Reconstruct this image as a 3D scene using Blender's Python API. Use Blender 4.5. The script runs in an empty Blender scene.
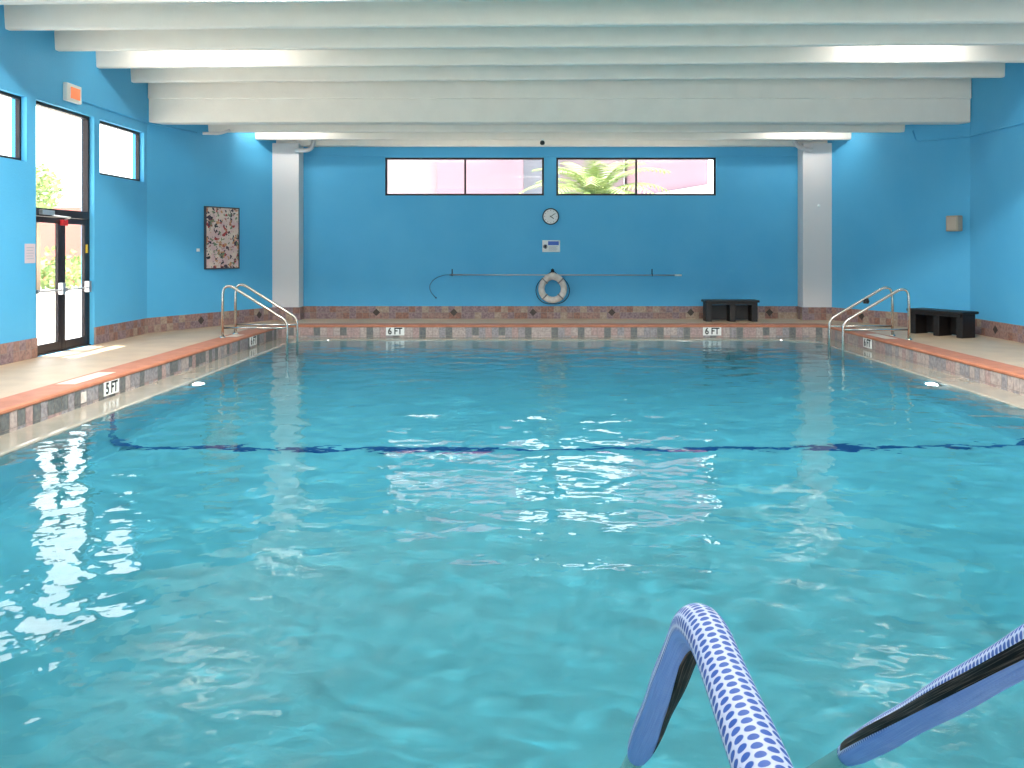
import bpy, bmesh, math, random
import numpy as np
from mathutils import Vector, Matrix
random.seed(7)
PI = math.pi
scn = bpy.context.scene
col = scn.collection

# ------------------------------------------------------------------ helpers
def lin(c):
    c = c / 255.0
    return c / 12.92 if c <= 0.04045 else ((c + 0.055) / 1.055) ** 2.4
def rgb(r, g, b): return (lin(r), lin(g), lin(b), 1.0)

class MB:
    """collects faces, builds ONE mesh object"""
    def __init__(s): s.v = []; s.f = []; s.mi = []; s.sm = []; s.uv = {}
    def face(s, pts, m=0, smooth=False, uv=None):
        n = len(s.v); s.v += [tuple(p) for p in pts]
        s.f.append(tuple(range(n, n + len(pts)))); s.mi.append(m); s.sm.append(smooth)
        if uv: s.uv[len(s.f) - 1] = uv
    def box(s, x0, x1, y0, y1, z0, z1, m=0, M=None):
        c = [Vector((x, y, z)) for x in (x0, x1) for y in (y0, y1) for z in (z0, z1)]
        if M is not None: c = [M @ p for p in c]
        n = len(s.v); s.v += [tuple(p) for p in c]
        for q in ((0,1,3,2),(4,6,7,5),(0,4,5,1),(2,3,7,6),(0,2,6,4),(1,5,7,3)):
            s.f.append(tuple(n + i for i in q)); s.mi.append(m); s.sm.append(False)
    def prism(s, loop, vec, m=0, smooth=False):
        """extrude a planar loop (list of 3D points) along vec, capped"""
        n = len(s.v); k = len(loop); vec = Vector(vec)
        s.v += [tuple(p) for p in loop] + [tuple(Vector(p) + vec) for p in loop]
        s.f.append(tuple(n + i for i in range(k))[::-1]); s.mi.append(m); s.sm.append(False)
        s.f.append(tuple(n + k + i for i in range(k))); s.mi.append(m); s.sm.append(False)
        for i in range(k):
            j = (i + 1) % k
            s.f.append((n + i, n + j, n + k + j, n + k + i)); s.mi.append(m); s.sm.append(smooth)
    def tube(s, path, r, seg=14, ref=None, cap=True, m=0, rfun=None, a0=0.0, a1=2 * PI, uvl=True):
        """tube along path; if ref given, the frame is N = ref x T (ref = plane normal)"""
        P = [Vector(p) for p in path]; k = len(P)
        T = []
        for i in range(k):
            t = (P[min(i + 1, k - 1)] - P[max(i - 1, 0)]); T.append(t.normalized())
        if ref is None:
            n0 = T[0].orthogonal().normalized(); fr = []
            for i in range(k):
                n0 = (n0 - T[i] * n0.dot(T[i])).normalized(); fr.append((n0, T[i].cross(n0)))
        else:
            ref = Vector(ref); fr = []
            for i in range(k):
                N = ref.cross(T[i]).normalized(); fr.append((N, ref))
        full = abs((a1 - a0) - 2 * PI) < 1e-6
        n = len(s.v); cols = seg if full else seg + 1
        L = [0.0]
        for i in range(1, k): L.append(L[-1] + (P[i] - P[i - 1]).length)
        for i in range(k):
            rr = rfun(i / (k - 1)) if rfun else r
            for j in range(cols):
                a = a0 + (a1 - a0) * j / seg
                s.v.append(tuple(P[i] + (fr[i][0] * math.cos(a) + fr[i][1] * math.sin(a)) * rr))
        for i in range(k - 1):
            for j in range(seg):
                j2 = (j + 1) % cols
                s.f.append((n + i * cols + j, n + i * cols + j2, n + (i + 1) * cols + j2, n + (i + 1) * cols + j))
                s.mi.append(m); s.sm.append(True)
                va, vb = j / seg, (j + 1) / seg
                s.uv[len(s.f) - 1] = [(L[i], va), (L[i], vb), (L[i + 1], vb), (L[i + 1], va)]
        if cap and full:
            s.f.append(tuple(n + j for j in range(cols))[::-1]); s.mi.append(m); s.sm.append(False)
            s.f.append(tuple(n + (k - 1) * cols + j for j in range(cols))); s.mi.append(m); s.sm.append(False)
    def lathe(s, prof, seg=32, M=None, m=0):
        """prof: list of (r, z) around z axis, placed by M"""
        n = len(s.v); k = len(prof); M = M or Matrix.Identity(4)
        for (r, z) in prof:
            for j in range(seg):
                a = 2 * PI * j / seg
                s.v.append(tuple(M @ Vector((r * math.cos(a), r * math.sin(a), z))))
        for i in range(k - 1):
            for j in range(seg):
                j2 = (j + 1) % seg
                s.f.append((n + i * seg + j, n + i * seg + j2, n + (i + 1) * seg + j2, n + (i + 1) * seg + j))
                s.mi.append(m); s.sm.append(True)
        s.f.append(tuple(n + j for j in range(seg))[::-1]); s.mi.append(m); s.sm.append(False)
        s.f.append(tuple(n + (k - 1) * seg + j for j in range(seg))); s.mi.append(m); s.sm.append(False)
    def build(s, name, mats, parent=None, kind=None, bevel=None, recalc=True):
        me = bpy.data.meshes.new(name)
        me.from_pydata(s.v, [], s.f); me.update()
        if not isinstance(mats, (list, tuple)): mats = [mats]
        for m in mats: me.materials.append(m)
        me.polygons.foreach_set('material_index', s.mi)
        me.polygons.foreach_set('use_smooth', s.sm)
        if s.uv:
            ul = me.uv_layers.new(name='UVMap')
            for fi, uvs in s.uv.items():
                for li, u in zip(me.polygons[fi].loop_indices, uvs): ul.data[li].uv = u
        if recalc:
            bm = bmesh.new(); bm.from_mesh(me)
            bmesh.ops.recalc_face_normals(bm, faces=bm.faces); bm.to_mesh(me); bm.free()
        me.update()
        o = bpy.data.objects.new(name, me); col.objects.link(o)
        if parent is not None: o.parent = parent
        if kind: o['kind'] = kind
        if bevel:
            b = o.modifiers.new('bevel', 'BEVEL'); b.width = bevel; b.segments = 2; b.limit_method = 'ANGLE'
        return o

def tag(o, label, cat, group=None, kind=None):
    o['label'] = label; o['category'] = cat
    if group: o['group'] = group
    if kind: o['kind'] = kind
    return o
def thing(name, label, cat, loc=(0, 0, 0), rz=0.0, group=None):
    o = bpy.data.objects.new(name, None); col.objects.link(o)
    o.location = loc; o.rotation_euler = (0, 0, rz); o.empty_display_size = 0.1
    return tag(o, label, cat, group)
def copy_thing(root, loc, rz=None, label=None, name=None):
    r = root.copy(); col.objects.link(r); r.location = loc
    if rz is not None: r.rotation_euler = (0, 0, rz)
    if label: r['label'] = label
    for ch in list(root.children):
        c = ch.copy(); col.objects.link(c); c.parent = r
        for g in list(ch.children):
            d = g.copy(); col.objects.link(d); d.parent = c
    return r
def smooth_path(pts, rad, n=8):
    """polyline with rounded corners"""
    P = [Vector(p) for p in pts]; out = [P[0]]
    for i in range(1, len(P) - 1):
        a = (P[i - 1] - P[i]); b = (P[i + 1] - P[i])
        r = rad[i - 1] if isinstance(rad, (list, tuple)) else rad
        la = min(r, a.length * .49); lb = min(r, b.length * .49)
        p0 = P[i] + a.normalized() * la; p2 = P[i] + b.normalized() * lb
        for k in range(n + 1):
            t = k / n; out.append(p0 * (1 - t) ** 2 + P[i] * 2 * t * (1 - t) + p2 * t * t)
    out.append(P[-1]); return out
def densify(path, step):
    out = [Vector(path[0])]
    for a, b in zip(path[:-1], path[1:]):
        a, b = Vector(a), Vector(b); n = max(1, int((b - a).length / step))
        for k in range(1, n + 1): out.append(a.lerp(b, k / n))
    return out

# ------------------------------------------------------------------ materials
def new_mat(name):
    m = bpy.data.materials.new(name); m.use_nodes = True
    return m, m.node_tree.nodes, m.node_tree.links, m.node_tree.nodes['Principled BSDF']
def mat(name, c, rough=0.6, metal=0.0, noise=None, scale=8.0, bump=0.0, bscale=60.0, spec=0.5, stretch=None, detail=4.0):
    """principled; noise=(c2, amount) blends a second colour through a noise"""
    m, N, L, P = new_mat(name)
    P.inputs['Base Color'].default_value = c
    P.inputs['Roughness'].default_value = rough; P.inputs['Metallic'].default_value = metal
    P.inputs['Specular IOR Level'].default_value = spec
    tc = N.new('ShaderNodeTexCoord'); vec = tc.outputs['Object']
    if stretch:
        mp = N.new('ShaderNodeMapping'); mp.inputs['Scale'].default_value = stretch
        L.new(vec, mp.inputs['Vector']); vec = mp.outputs['Vector']
    if noise:
        nt = N.new('ShaderNodeTexNoise'); nt.inputs['Scale'].default_value = scale; nt.inputs['Detail'].default_value = detail
        L.new(vec, nt.inputs['Vector'])
        mr = N.new('ShaderNodeMapRange'); mr.inputs[1].default_value = 0.35; mr.inputs[2].default_value = 0.65
        mr.inputs[3].default_value = 0; mr.inputs[4].default_value = noise[1]
        L.new(nt.outputs['Fac'], mr.inputs[0])
        mx = N.new('ShaderNodeMix'); mx.data_type = 'RGBA'
        mx.inputs[6].default_value = c; mx.inputs[7].default_value = noise[0]
        L.new(mr.outputs[0], mx.inputs[0]); L.new(mx.outputs[2], P.inputs['Base Color'])
    if bump:
        nb = N.new('ShaderNodeTexNoise'); nb.inputs['Scale'].default_value = bscale; nb.inputs['Detail'].default_value = 3
        L.new(vec, nb.inputs['Vector'])
        b = N.new('ShaderNodeBump'); b.inputs['Strength'].default_value = bump; b.inputs['Distance'].default_value = 0.01
        L.new(nb.outputs['Fac'], b.inputs['Height']); L.new(b.outputs['Normal'], P.inputs['Normal'])
    return m
def emis(name, c, s):
    m, N, L, P = new_mat(name)
    P.inputs['Base Color'].default_value = c
    P.inputs['Emission Color'].default_value = c; P.inputs['Emission Strength'].default_value = s
    return m

M_blue = mat('blue_wall_paint', rgb(84, 176, 222), 0.55, noise=(rgb(90, 180, 224), 1.0), scale=1.2, bump=0.35, bscale=45, spec=0.3)
M_ceil = mat('white_painted_concrete', rgb(246, 238, 228), 0.7, noise=(rgb(242, 234, 224), 1.0), scale=3, bump=0.25, bscale=60, spec=0.25)
M_col = mat('white_column_paint', rgb(226, 220, 218), 0.6, bump=0.2, bscale=50, spec=0.3)
M_deck = mat('tan_textured_deck', rgb(208, 180, 150), 0.42, noise=(rgb(195, 167, 139), 1.0), scale=2.2, bump=0.25, bscale=120, spec=0.5)
M_coping = mat('terracotta_coping', rgb(192, 124, 94), 0.5, noise=(rgb(176, 110, 82), 1.0), scale=5, bump=0.2, bscale=80, spec=0.4)
M_plaster = mat('pool_plaster', rgb(207, 212, 205), 0.7, noise=(rgb(196, 202, 195), 1.0), scale=1.5, spec=0.2)
M_ledge = mat('wet_pool_ledge', rgb(166, 159, 144), 0.10, noise=(rgb(156, 150, 136), 1.0), scale=3, spec=0.9)
M_lane = mat('dark_blue_tile', rgb(16, 44, 120), 0.3)
M_grout = mat('grout', rgb(150, 140, 134), 0.8)
def stone(n, a, b): return mat(n, a, 0.45, noise=(b, 1.0), scale=22, detail=6, spec=0.4)
M_st = [stone('stone_tile_rose', rgb(168, 134, 124), rgb(132, 104, 98)),
        stone('stone_tile_beige', rgb(180, 160, 142), rgb(150, 128, 112)),
        stone('stone_tile_mauve', rgb(156, 134, 136), rgb(120, 98, 102)),
        stone('stone_tile_rust', rgb(160, 116, 98), rgb(124, 92, 84))]
M_wt = [stone('waterline_tile_pale', rgb(192, 176, 168), rgb(158, 142, 138)),
        stone('waterline_tile_pink', rgb(186, 158, 150), rgb(152, 128, 126)),
        stone('waterline_tile_grey', rgb(164, 158, 158), rgb(130, 124, 128)),
        stone('waterline_tile_dark', rgb(122, 122, 118), rgb(96, 98, 100))]
M_diam = stone('dark_diamond_tile', rgb(78, 66, 58), rgb(56, 50, 48))
M_frame = mat('dark_bronze_frame', rgb(34, 26, 30), 0.4, 0.3)
M_steel = mat('stainless_steel', rgb(214, 206, 196), 0.24, 1.0)
M_alu = mat('brushed_aluminium', rgb(200, 200, 204), 0.35, 0.9)
M_white = mat('white_plastic', rgb(236, 236, 232), 0.45)
M_offw = mat('offwhite_buoy_foam', rgb(236, 224, 214), 0.6, noise=(rgb(196, 180, 170), 0.7), scale=9)
M_black = mat('black_plastic', rgb(16, 15, 16), 0.45, noise=(rgb(30, 27, 27), 1.0), scale=25)
M_blackwood = mat('black_stained_wood', rgb(13, 11, 12), 0.5, noise=(rgb(34, 26, 24), 0.8), scale=14, stretch=(1, 1, 5))
M_rope = mat('dark_rope', rgb(30, 42, 70), 0.8)
M_beige = mat('beige_plastic', rgb(176, 160, 142), 0.5)
M_orange = emis('orange_lens', rgb(232, 130, 84), 0.35)
M_red = mat('red_plastic', rgb(190, 30, 34), 0.5)
M_yellow = mat('yellow_sticker', rgb(232, 190, 50), 0.5)
M_paper = mat('notice_paper', rgb(206, 190, 196), 0.7)
M_ink = mat('black_ink', rgb(14, 14, 16), 0.6)
M_signblue = mat('sign_blue', rgb(60, 100, 190), 0.5)
M_signgrey = mat('sign_grey', rgb(150, 160, 176), 0.6)
M_sky = None

# thin clear glass
def glass_mat():
    m, N, L, P = new_mat('clear_window_glass'); N.remove(P)
    out = N['Material Output']; t = N.new('ShaderNodeBsdfTransparent'); g = N.new('ShaderNodeBsdfGlossy')
    t.inputs['Color'].default_value = (0.95, 0.96, 0.96, 1); g.inputs['Roughness'].default_value = 0.02
    f = N.new('ShaderNodeValue'); f.outputs[0].default_value = 0.05
    mx = N.new('ShaderNodeMixShader'); L.new(f.outputs[0], mx.inputs[0]); L.new(t.outputs[0], mx.inputs[1]); L.new(g.outputs[0], mx.inputs[2])
    L.new(mx.outputs[0], out.inputs['Surface']); return m
M_glass = glass_mat()

def water_mat():
    m, N, L, P = new_mat('pool_water'); N.remove(P)
    out = N['Material Output']
    g = N.new('ShaderNodeBsdfGlass'); g.inputs['IOR'].default_value = 1.333; g.inputs['Roughness'].default_value = 0.0
    g.inputs['Color'].default_value = (1, 1, 1, 1)
    tc = N.new('ShaderNodeTexCoord'); nt = N.new('ShaderNodeTexNoise')
    nt.inputs['Scale'].default_value = 9.0; nt.inputs['Detail'].default_value = 1.0
    L.new(tc.outputs['Object'], nt.inputs['Vector'])
    b = N.new('ShaderNodeBump'); b.inputs['Strength'].default_value = 0.4; b.inputs['Distance'].default_value = 0.008
    L.new(nt.outputs['Fac'], b.inputs['Height']); L.new(b.outputs['Normal'], g.inputs['Normal'])
    L.new(g.outputs[0], out.inputs['Surface'])
    va = N.new('ShaderNodeVolumeAbsorption'); va.inputs['Color'].default_value = WATER_COL; va.inputs['Density'].default_value = WATER_D
    L.new(va.outputs[0], out.inputs['Volume']); return m
WATER_COL = (0.22, 0.80, 0.905, 1); WATER_D = 0.36

# mesh sleeve: white net with blue oval holes, plain blue underside
def sleeve_mat():
    m, N, L, P = new_mat('blue_white_mesh_sleeve')
    uv = N.new('ShaderNodeUVMap'); sp = N.new('ShaderNodeSeparateXYZ'); L.new(uv.outputs[0], sp.inputs[0])
    def mth(op, a, b=None, c=None):
        n = N.new('ShaderNodeMath'); n.operation = op
        for i, x in enumerate((a, b, c)):
            if x is None: continue
            if isinstance(x, (int, float)): n.inputs[i].default_value = x
            else: L.new(x, n.inputs[i])
        return n.outputs[0]
    v = mth('MULTIPLY', sp.outputs['Y'], 12.0); c = mth('FLOOR', v)
    odd = mth('MODULO', c, 2.0)
    u = mth('ADD', mth('MULTIPLY', sp.outputs['X'], 1 / 0.0160), mth('MULTIPLY', odd, 0.5))
    fu = mth('SUBTRACT', mth('FRACT', u), 0.5); fv = mth('SUBTRACT', mth('FRACT', v), 0.5)
    d = mth('ADD', mth('MULTIPLY', mth('MULTIPLY', fu, fu), 1 / (0.36 ** 2)), mth('MULTIPLY', mth('MULTIPLY', fv, fv), 1 / (0.43 ** 2)))
    hole = N.new('ShaderNodeMapRange'); hole.inputs[1].default_value = 0.75; hole.inputs[2].default_value = 1.15
    hole.inputs[3].default_value = 1; hole.inputs[4].default_value = 0; L.new(d, hole.inputs[0])
    mx = N.new('ShaderNodeMix'); mx.data_type = 'RGBA'; mx.inputs[6].default_value = rgb(196, 208, 238); mx.inputs[7].default_value = rgb(44, 88, 176)
    L.new(hole.outputs[0], mx.inputs[0])
    # underside: plain woven blue
    und = N.new('ShaderNodeMapRange'); und.inputs[1].default_value = 0.20; und.inputs[2].default_value = 0.23
    und.inputs[3].default_value = 1; und.inputs[4].default_value = 0
    L.new(mth('ABSOLUTE', mth('SUBTRACT', sp.outputs['Y'], 0.5)), und.inputs[0])
    wv = N.new('ShaderNodeTexNoise'); mp = N.new('ShaderNodeMapping'); mp.inputs['Scale'].default_value = (6, 90, 1)
    L.new(uv.outputs[0], mp.inputs[0]); L.new(mp.outputs[0], wv.inputs['Vector']); wv.inputs['Scale'].default_value = 1.0
    bl = N.new('ShaderNodeMix'); bl.data_type = 'RGBA'; bl.inputs[6].default_value = rgb(70, 120, 206); bl.inputs[7].default_value = rgb(134, 172, 232)
    L.new(wv.outputs['Fac'], bl.inputs[0])
    fin = N.new('ShaderNodeMix'); fin.data_type = 'RGBA'
    L.new(und.outputs[0], fin.inputs[0]); L.new(mx.outputs[2], fin.inputs[6]); L.new(bl.outputs[2], fin.inputs[7])
    L.new(fin.outputs[2], P.inputs['Base Color']); P.inputs['Roughness'].default_value = 0.6
    b = N.new('ShaderNodeBump'); b.inputs['Strength'].default_value = 0.5; b.inputs['Distance'].default_value = -0.002
    L.new(hole.outputs[0], b.inputs['Height']); L.new(b.outputs['Normal'], P.inputs['Normal'])
    return m
M_sleeve = sleeve_mat()
def zipper_mat():
    m, N, L, P = new_mat('black_zipper_strip')
    uv = N.new('ShaderNodeUVMap'); mp = N.new('ShaderNodeMapping'); mp.inputs['Scale'].default_value = (3, 9, 1)
    L.new(uv.outputs[0], mp.inputs[0]); nt = N.new('ShaderNodeTexNoise'); nt.inputs['Scale'].default_value = 1.6; nt.inputs['Detail'].default_value = 5
    L.new(mp.outputs[0], nt.inputs['Vector']); cr = N.new('ShaderNodeValToRGB')
    cr.color_ramp.elements[0].position = 0.5; cr.color_ramp.elements[0].color = rgb(6, 6, 9)
    cr.color_ramp.elements[1].position = 0.72; cr.color_ramp.elements[1].color = rgb(120, 108, 100)
    L.new(nt.outputs['Fac'], cr.inputs[0]); L.new(cr.outputs[0], P.inputs['Base Color']); P.inputs['Roughness'].default_value = 0.6; P.inputs['Specular IOR Level'].default_value = .15
    return m
M_zip = zipper_mat()

def art_mat():
    m, N, L, P = new_mat('speckled_abstract_canvas')
    tc = N.new('ShaderNodeTexCoord'); last = None
    base = N.new('ShaderNodeTexNoise'); base.inputs['Scale'].default_value = 5; L.new(tc.outputs['Object'], base.inputs['Vector'])
    cr = N.new('ShaderNodeValToRGB'); cr.color_ramp.elements[0].position = .35; cr.color_ramp.elements[0].color = rgb(214, 176, 176)
    cr.color_ramp.elements[1].position = .65; cr.color_ramp.elements[1].color = rgb(226, 208, 190); L.new(base.outputs['Fac'], cr.inputs[0]); last = cr.outputs[0]
    for i, (c, sc, th) in enumerate([(rgb(172, 60, 60), 9, .60), (rgb(70, 50, 66), 8, .585), (rgb(200, 140, 100), 11, .60), (rgb(120, 130, 100), 10, .62), (rgb(40, 34, 44), 12, .61)]):
        n = N.new('ShaderNodeTexNoise'); n.noise_dimensions = '4D'; n.inputs['W'].default_value = i * 3.7; n.inputs['Scale'].default_value = sc
        L.new(tc.outputs['Object'], n.inputs['Vector'])
        r = N.new('ShaderNodeMapRange'); r.inputs[1].default_value = th; r.inputs[2].default_value = th + .03; L.new(n.outputs['Fac'], r.inputs[0])
        mx = N.new('ShaderNodeMix'); mx.data_type = 'RGBA'; mx.inputs[7].default_value = c
        L.new(r.outputs[0], mx.inputs[0]); L.new(last, mx.inputs[6]); last = mx.outputs[2]
    L.new(last, P.inputs['Base Color']); P.inputs['Roughness'].default_value = .6
    return m
M_art = art_mat()

CAUST = True; LP_ = 19; LD_ = 350; EXPO = 0.68
# ------------------------------------------------------------------ layout constants
EYE = 1.57; F = 870.0; VX = 530.0; VY = 250.0
WLX, WRX = -7.23, 8.35           # side walls (near part)
YC = 16.42                       # crease where both side walls turn inward
LFX, RFX, YP = -5.78, 6.77, 19.5 # where the turned walls reach the pillars
YB = 19.9                        # back wall
YN = -4.0                        # wall behind the camera
HC = 5.05                        # slab underside
WZ = -0.26                       # water level

# ------------------------------------------------------------------ walls with openings
def wall(name, p0, p1, z0, z1, holes, th, m, outward):
    """vertical wall from p0 to p1; holes = [(s0,s1,za,zb)] in metres along the wall; thickness th towards `outward`"""
    mb = MB(); wall_into(mb, p0, p1, z0, z1, holes, th, outward)
    return mb.build(name, m, kind='structure', recalc=False)
def wall_into(mb, p0, p1, z0, z1, holes, th, outward):
    p0 = Vector((p0[0], p0[1], 0)); p1 = Vector((p1[0], p1[1], 0)); d = (p1 - p0); Lw = d.length; d.normalize()
    n = Vector((outward[0], outward[1], 0)).normalized() * th
    us = sorted({0.0, Lw} | {h[0] for h in holes} | {h[1] for h in holes}); zs = sorted({z0, z1} | {h[2] for h in holes} | {h[3] for h in holes})
    P = lambda u, z, k: p0 + d * u + Vector((0, 0, z)) + n * k
    flip = (d.cross(Vector((0, 0, 1)))).dot(-n) < 0
    def q(a, b, c, e):
        mb.face([a, b, c, e] if not flip else [e, c, b, a])
    for u0, u1 in zip(us[:-1], us[1:]):
        for a, b in zip(zs[:-1], zs[1:]):
            um, zm = (u0 + u1) / 2, (a + b) / 2
            if any(h[0] < um < h[1] and h[2] < zm < h[3] for h in holes): continue
            q(P(u0, a, 0), P(u1, a, 0), P(u1, b, 0), P(u0, b, 0))
            q(P(u1, a, 1), P(u0, a, 1), P(u0, b, 1), P(u1, b, 1))
    for (s0, s1, a, b) in holes:
        q(P(s0, a, 0), P(s0, b, 0), P(s0, b, 1), P(s0, a, 1)); q(P(s1, b, 0), P(s1, a, 0), P(s1, a, 1), P(s1, b, 1))
        q(P(s0, b, 0), P(s1, b, 0), P(s1, b, 1), P(s0, b, 1))
        q(P(s1, a, 0), P(s0, a, 0), P(s0, a, 1), P(s1, a, 1))
    q(P(0, z0, 0), P(0, z0, 1), P(0, z1, 1), P(0, z1, 0)); q(P(Lw, z0, 1), P(Lw, z0, 0), P(Lw, z1, 0), P(Lw, z1, 1))
    q(P(0, z1, 0), P(0, z1, 1), P(Lw, z1, 1), P(Lw, z1, 0))

TH = 0.22
WZ0, WZ1 = 2.84, 3.77
WIN_L = [(10.75, 12.50, WZ0, WZ1), (14.62, 16.30, WZ0, WZ1)]
DOOR = (12.73, 14.44, -0.3, 3.78)
# nearer, out of frame: extra high windows added to let in more daylight
EXTRA_L = [(2.2, 3.95, WZ0, WZ1), (4.15, 5.86, WZ0, WZ1), (6.05, 7.8, WZ0, WZ1)]
yo = YN
mb = MB()
holes = [(h[0] - yo, h[1] - yo, h[2], h[3]) for h in WIN_L + [(DOOR[0], DOOR[1], 0.0, DOOR[3])] + EXTRA_L]
wall_into(mb, (WLX, YN), (WLX, YC), -0.0, HC + .1, holes, TH, (-1, 0))
wall_into(mb, (WLX, YC), (LFX + (LFX - WLX) * .5 / (YP - YC), YP + .5), -0.0, HC + .1, [], TH, (-1, .47))
mb.build('wall_left', M_blue, kind='structure', recalc=False)
mb = MB()
wall_into(mb, (WRX, YN), (WRX, YC + .08), -0.0, HC + .1, [], TH, (1, 0))
wall_into(mb, (WRX, YC + .08), (RFX + (RFX - WRX) * .5 / (YP - YC - .08), YP + .5), -0.0, HC + .1, [], TH, (1, .52))
mb.build('wall_right', M_blue, kind='structure', recalc=False)
WIN_B = [(-3.32, .32, 2.816, 3.688), (.60, 4.26, 2.816, 3.688)]
bx0, bx1 = LFX - .02, RFX + .02
wall('wall_back', (bx0, YB), (bx1, YB), -0.0, HC + .1, [(a - bx0, b - bx0, c, d) for a, b, c, d in WIN_B], TH, M_blue, (0, 1))
# unseen wall behind the camera; its big windows are added for fill light
WIN_FILL = [(-6.9, -3.3, .4, 4.3), (-3.0, .6, .4, 4.3), (.9, 4.5, .4, 4.3), (4.8, 8.0, .4, 4.3)]
wall('wall_front', (WLX, YN), (WRX, YN), -0.0, HC + .1, [(a - WLX, b - WLX, c, d) for a, b, c, d in WIN_FILL], TH, M_blue, (0, -1))

def window(name, p0, d, s0, s1, z0, z1, out, mull=(), rec=.08, fw=.045, fd=.06):
    """framed window set in an opening: d = wall direction, out = outward normal"""
    d = Vector(d).normalized(); out = Vector(out).normalized(); p0 = Vector(p0)
    M = Matrix(((d.x, out.x, 0, p0.x), (d.y, out.y, 0, p0.y), (0, 0, 1, 0), (0, 0, 0, 1)))
    r = bpy.data.objects.new(name, None); col.objects.link(r); r['kind'] = 'structure'
    r.location = M @ Vector(((s0 + s1) / 2, rec, z0)); r.empty_display_size = .1
    inv = Matrix.Translation(-r.location)
    MM = inv @ M
    f = MB(); y0, y1 = rec, rec + fd
    f.box(s0, s0 + fw, y0, y1, z0, z1, M=MM); f.box(s1 - fw, s1, y0, y1, z0, z1, M=MM)
    f.box(s0 + fw, s1 - fw, y0, y1, z0, z0 + fw, M=MM); f.box(s0 + fw, s1 - fw, y0, y1, z1 - fw, z1, M=MM)
    f.build('window_frame', M_frame, r)
    edges = [s0 + fw] + [x for x in mull] + [s1 - fw]
    for x in mull:
        g = MB(); g.box(x - .022, x + .022, y0, y1, z0 + fw, z1 - fw, M=MM); g.build('mullion', M_frame, r)
    for a, b in zip(edges[:-1], edges[1:]):
        g = MB(); g.box(a, b, (y0 + y1) / 2 - .003, (y0 + y1) / 2 + .003, z0 + fw, z1 - fw, M=MM); g.build('pane', M_glass, r)
    return r
def portal(loc, rot, sx, sy):
    l = bpy.data.lights.new('window_portal', 'AREA'); l.shape = 'RECTANGLE'; l.size = sx; l.size_y = sy
    l.cycles.is_portal = True
    o = bpy.data.objects.new('window_portal', l); col.objects.link(o); o.location = loc; o.rotation_euler = rot
n = 1
for (a, b, c, d) in WIN_L + EXTRA_L:
    if (c, d) == (WZ0, WZ1):
        window('window_%d' % n, (WLX, 0, 0), (0, 1, 0), a, b, c, d, (-1, 0, 0)); n += 1
for (a, b, c, d) in WIN_B:
    mid = (-1.487,) if a < 0 else (2.436,)
    window('window_%d' % n, (0, YB, 0), (1, 0, 0), a, b, c, d, (0, 1, 0), mull=mid, rec=.05); n += 1
for (a, b, c, d) in WIN_FILL:
    window('window_%d' % n, (0, YN, 0), (1, 0, 0), a, b, c, d, (0, -1, 0), mull=((a + b) / 2,)); n += 1
for (a, b, c, d) in WIN_L + [DOOR] + EXTRA_L:
    c = max(c, 0.02); portal((WLX - .2, (a + b) / 2, (c + d) / 2), (PI / 2, 0, -PI / 2), b - a, d - c)
for (a, b, c, d) in WIN_B: portal(((a + b) / 2, YB + .2, (c + d) / 2), (-PI / 2, 0, 0), b - a, d - c)
for (a, b, c, d) in WIN_FILL: portal(((a + b) / 2, YN - .2, (c + d) / 2), (PI / 2, 0, 0), b - a, d - c)

# ------------------------------------------------------------------ glass double door with transom
dr = bpy.data.objects.new('door_1', None); col.objects.link(dr); dr['kind'] = 'structure'
DX = WLX - .08; dr.location = (DX, 13.585, 0)
def dbox(mb, y0, y1, z0, z1, x0=0.0, x1=-.05, m=0): mb.box(x1, x0, y0 - 13.585, y1 - 13.585, z0, z1, m)
f = MB(); Y0, Y1 = DOOR[0], DOOR[1]
dbox(f, Y0, Y0 + .055, 0, 3.78, 0, -.1); dbox(f, Y1 - .055, Y1, 0, 3.78, 0, -.1)
dbox(f, Y0 + .055, Y1 - .055, 2.08, 2.20, 0, -.1); dbox(f, Y0 + .055, Y1 - .055, 3.73, 3.78, 0, -.1)
dbox(f, Y0 + .055, Y1 - .055, -.02, .015, .05, -.12)
f.build('door_frame', M_frame, dr)
g = MB(); dbox(g, Y0 + .055, Y1 - .055, 2.20, 3.73, -.04, -.046); g.build('transom_pane', M_glass, dr)
for k, (a, b) in enumerate(((Y0 + .06, 13.58), (13.59, Y1 - .06))):
    st = .10
    l = MB(); dbox(l, a, a + st, .02, 2.075); dbox(l, b - st, b, .02, 2.075); dbox(l, a + st, b - st, .02, .15); dbox(l, a + st, b - st, 1.98, 2.075)
    lf = l.build('door_leaf', M_frame, dr, bevel=.004)
    g = MB(); dbox(g, a + st, b - st, .15, 1.98, -.02, -.026); g.build('pane', M_glass, lf)
    h = MB()
    h.tube([(.055, a + .05 - 13.585, .95), (.055, b - .05 - 13.585, .95)], .014, 10)
    h.box(0, .075, b - .10 - 13.585, b - .02 - 13.585, .88, 1.06); h.box(0, .06, a + .03 - 13.585, a + .07 - 13.585, .92, .98)
    h.build('push_bar', M_alu, lf, bevel=.006)
c = MB(); dbox(c, 12.95, 13.28, 2.10, 2.17, .06, 0); c.tube([(.03, 13.25 - 13.585, 2.1), (.22, 13.42 - 13.585, 2.07), (.04, 13.6 - 13.585, 2.04)], .012, 8)
c.build('door_closer', M_alu, dr, bevel=.006)
c = MB(); dbox(c, 13.52, 13.68, 1.95, 2.04, .05, 0); c.build('red_latch_box', M_red, dr, bevel=.01)
c = MB(); dbox(c, Y1 - .13, Y1 - .07, 1.52, 1.66, .006, 0); c.build('door_sticker', M_yellow, dr)

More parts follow.
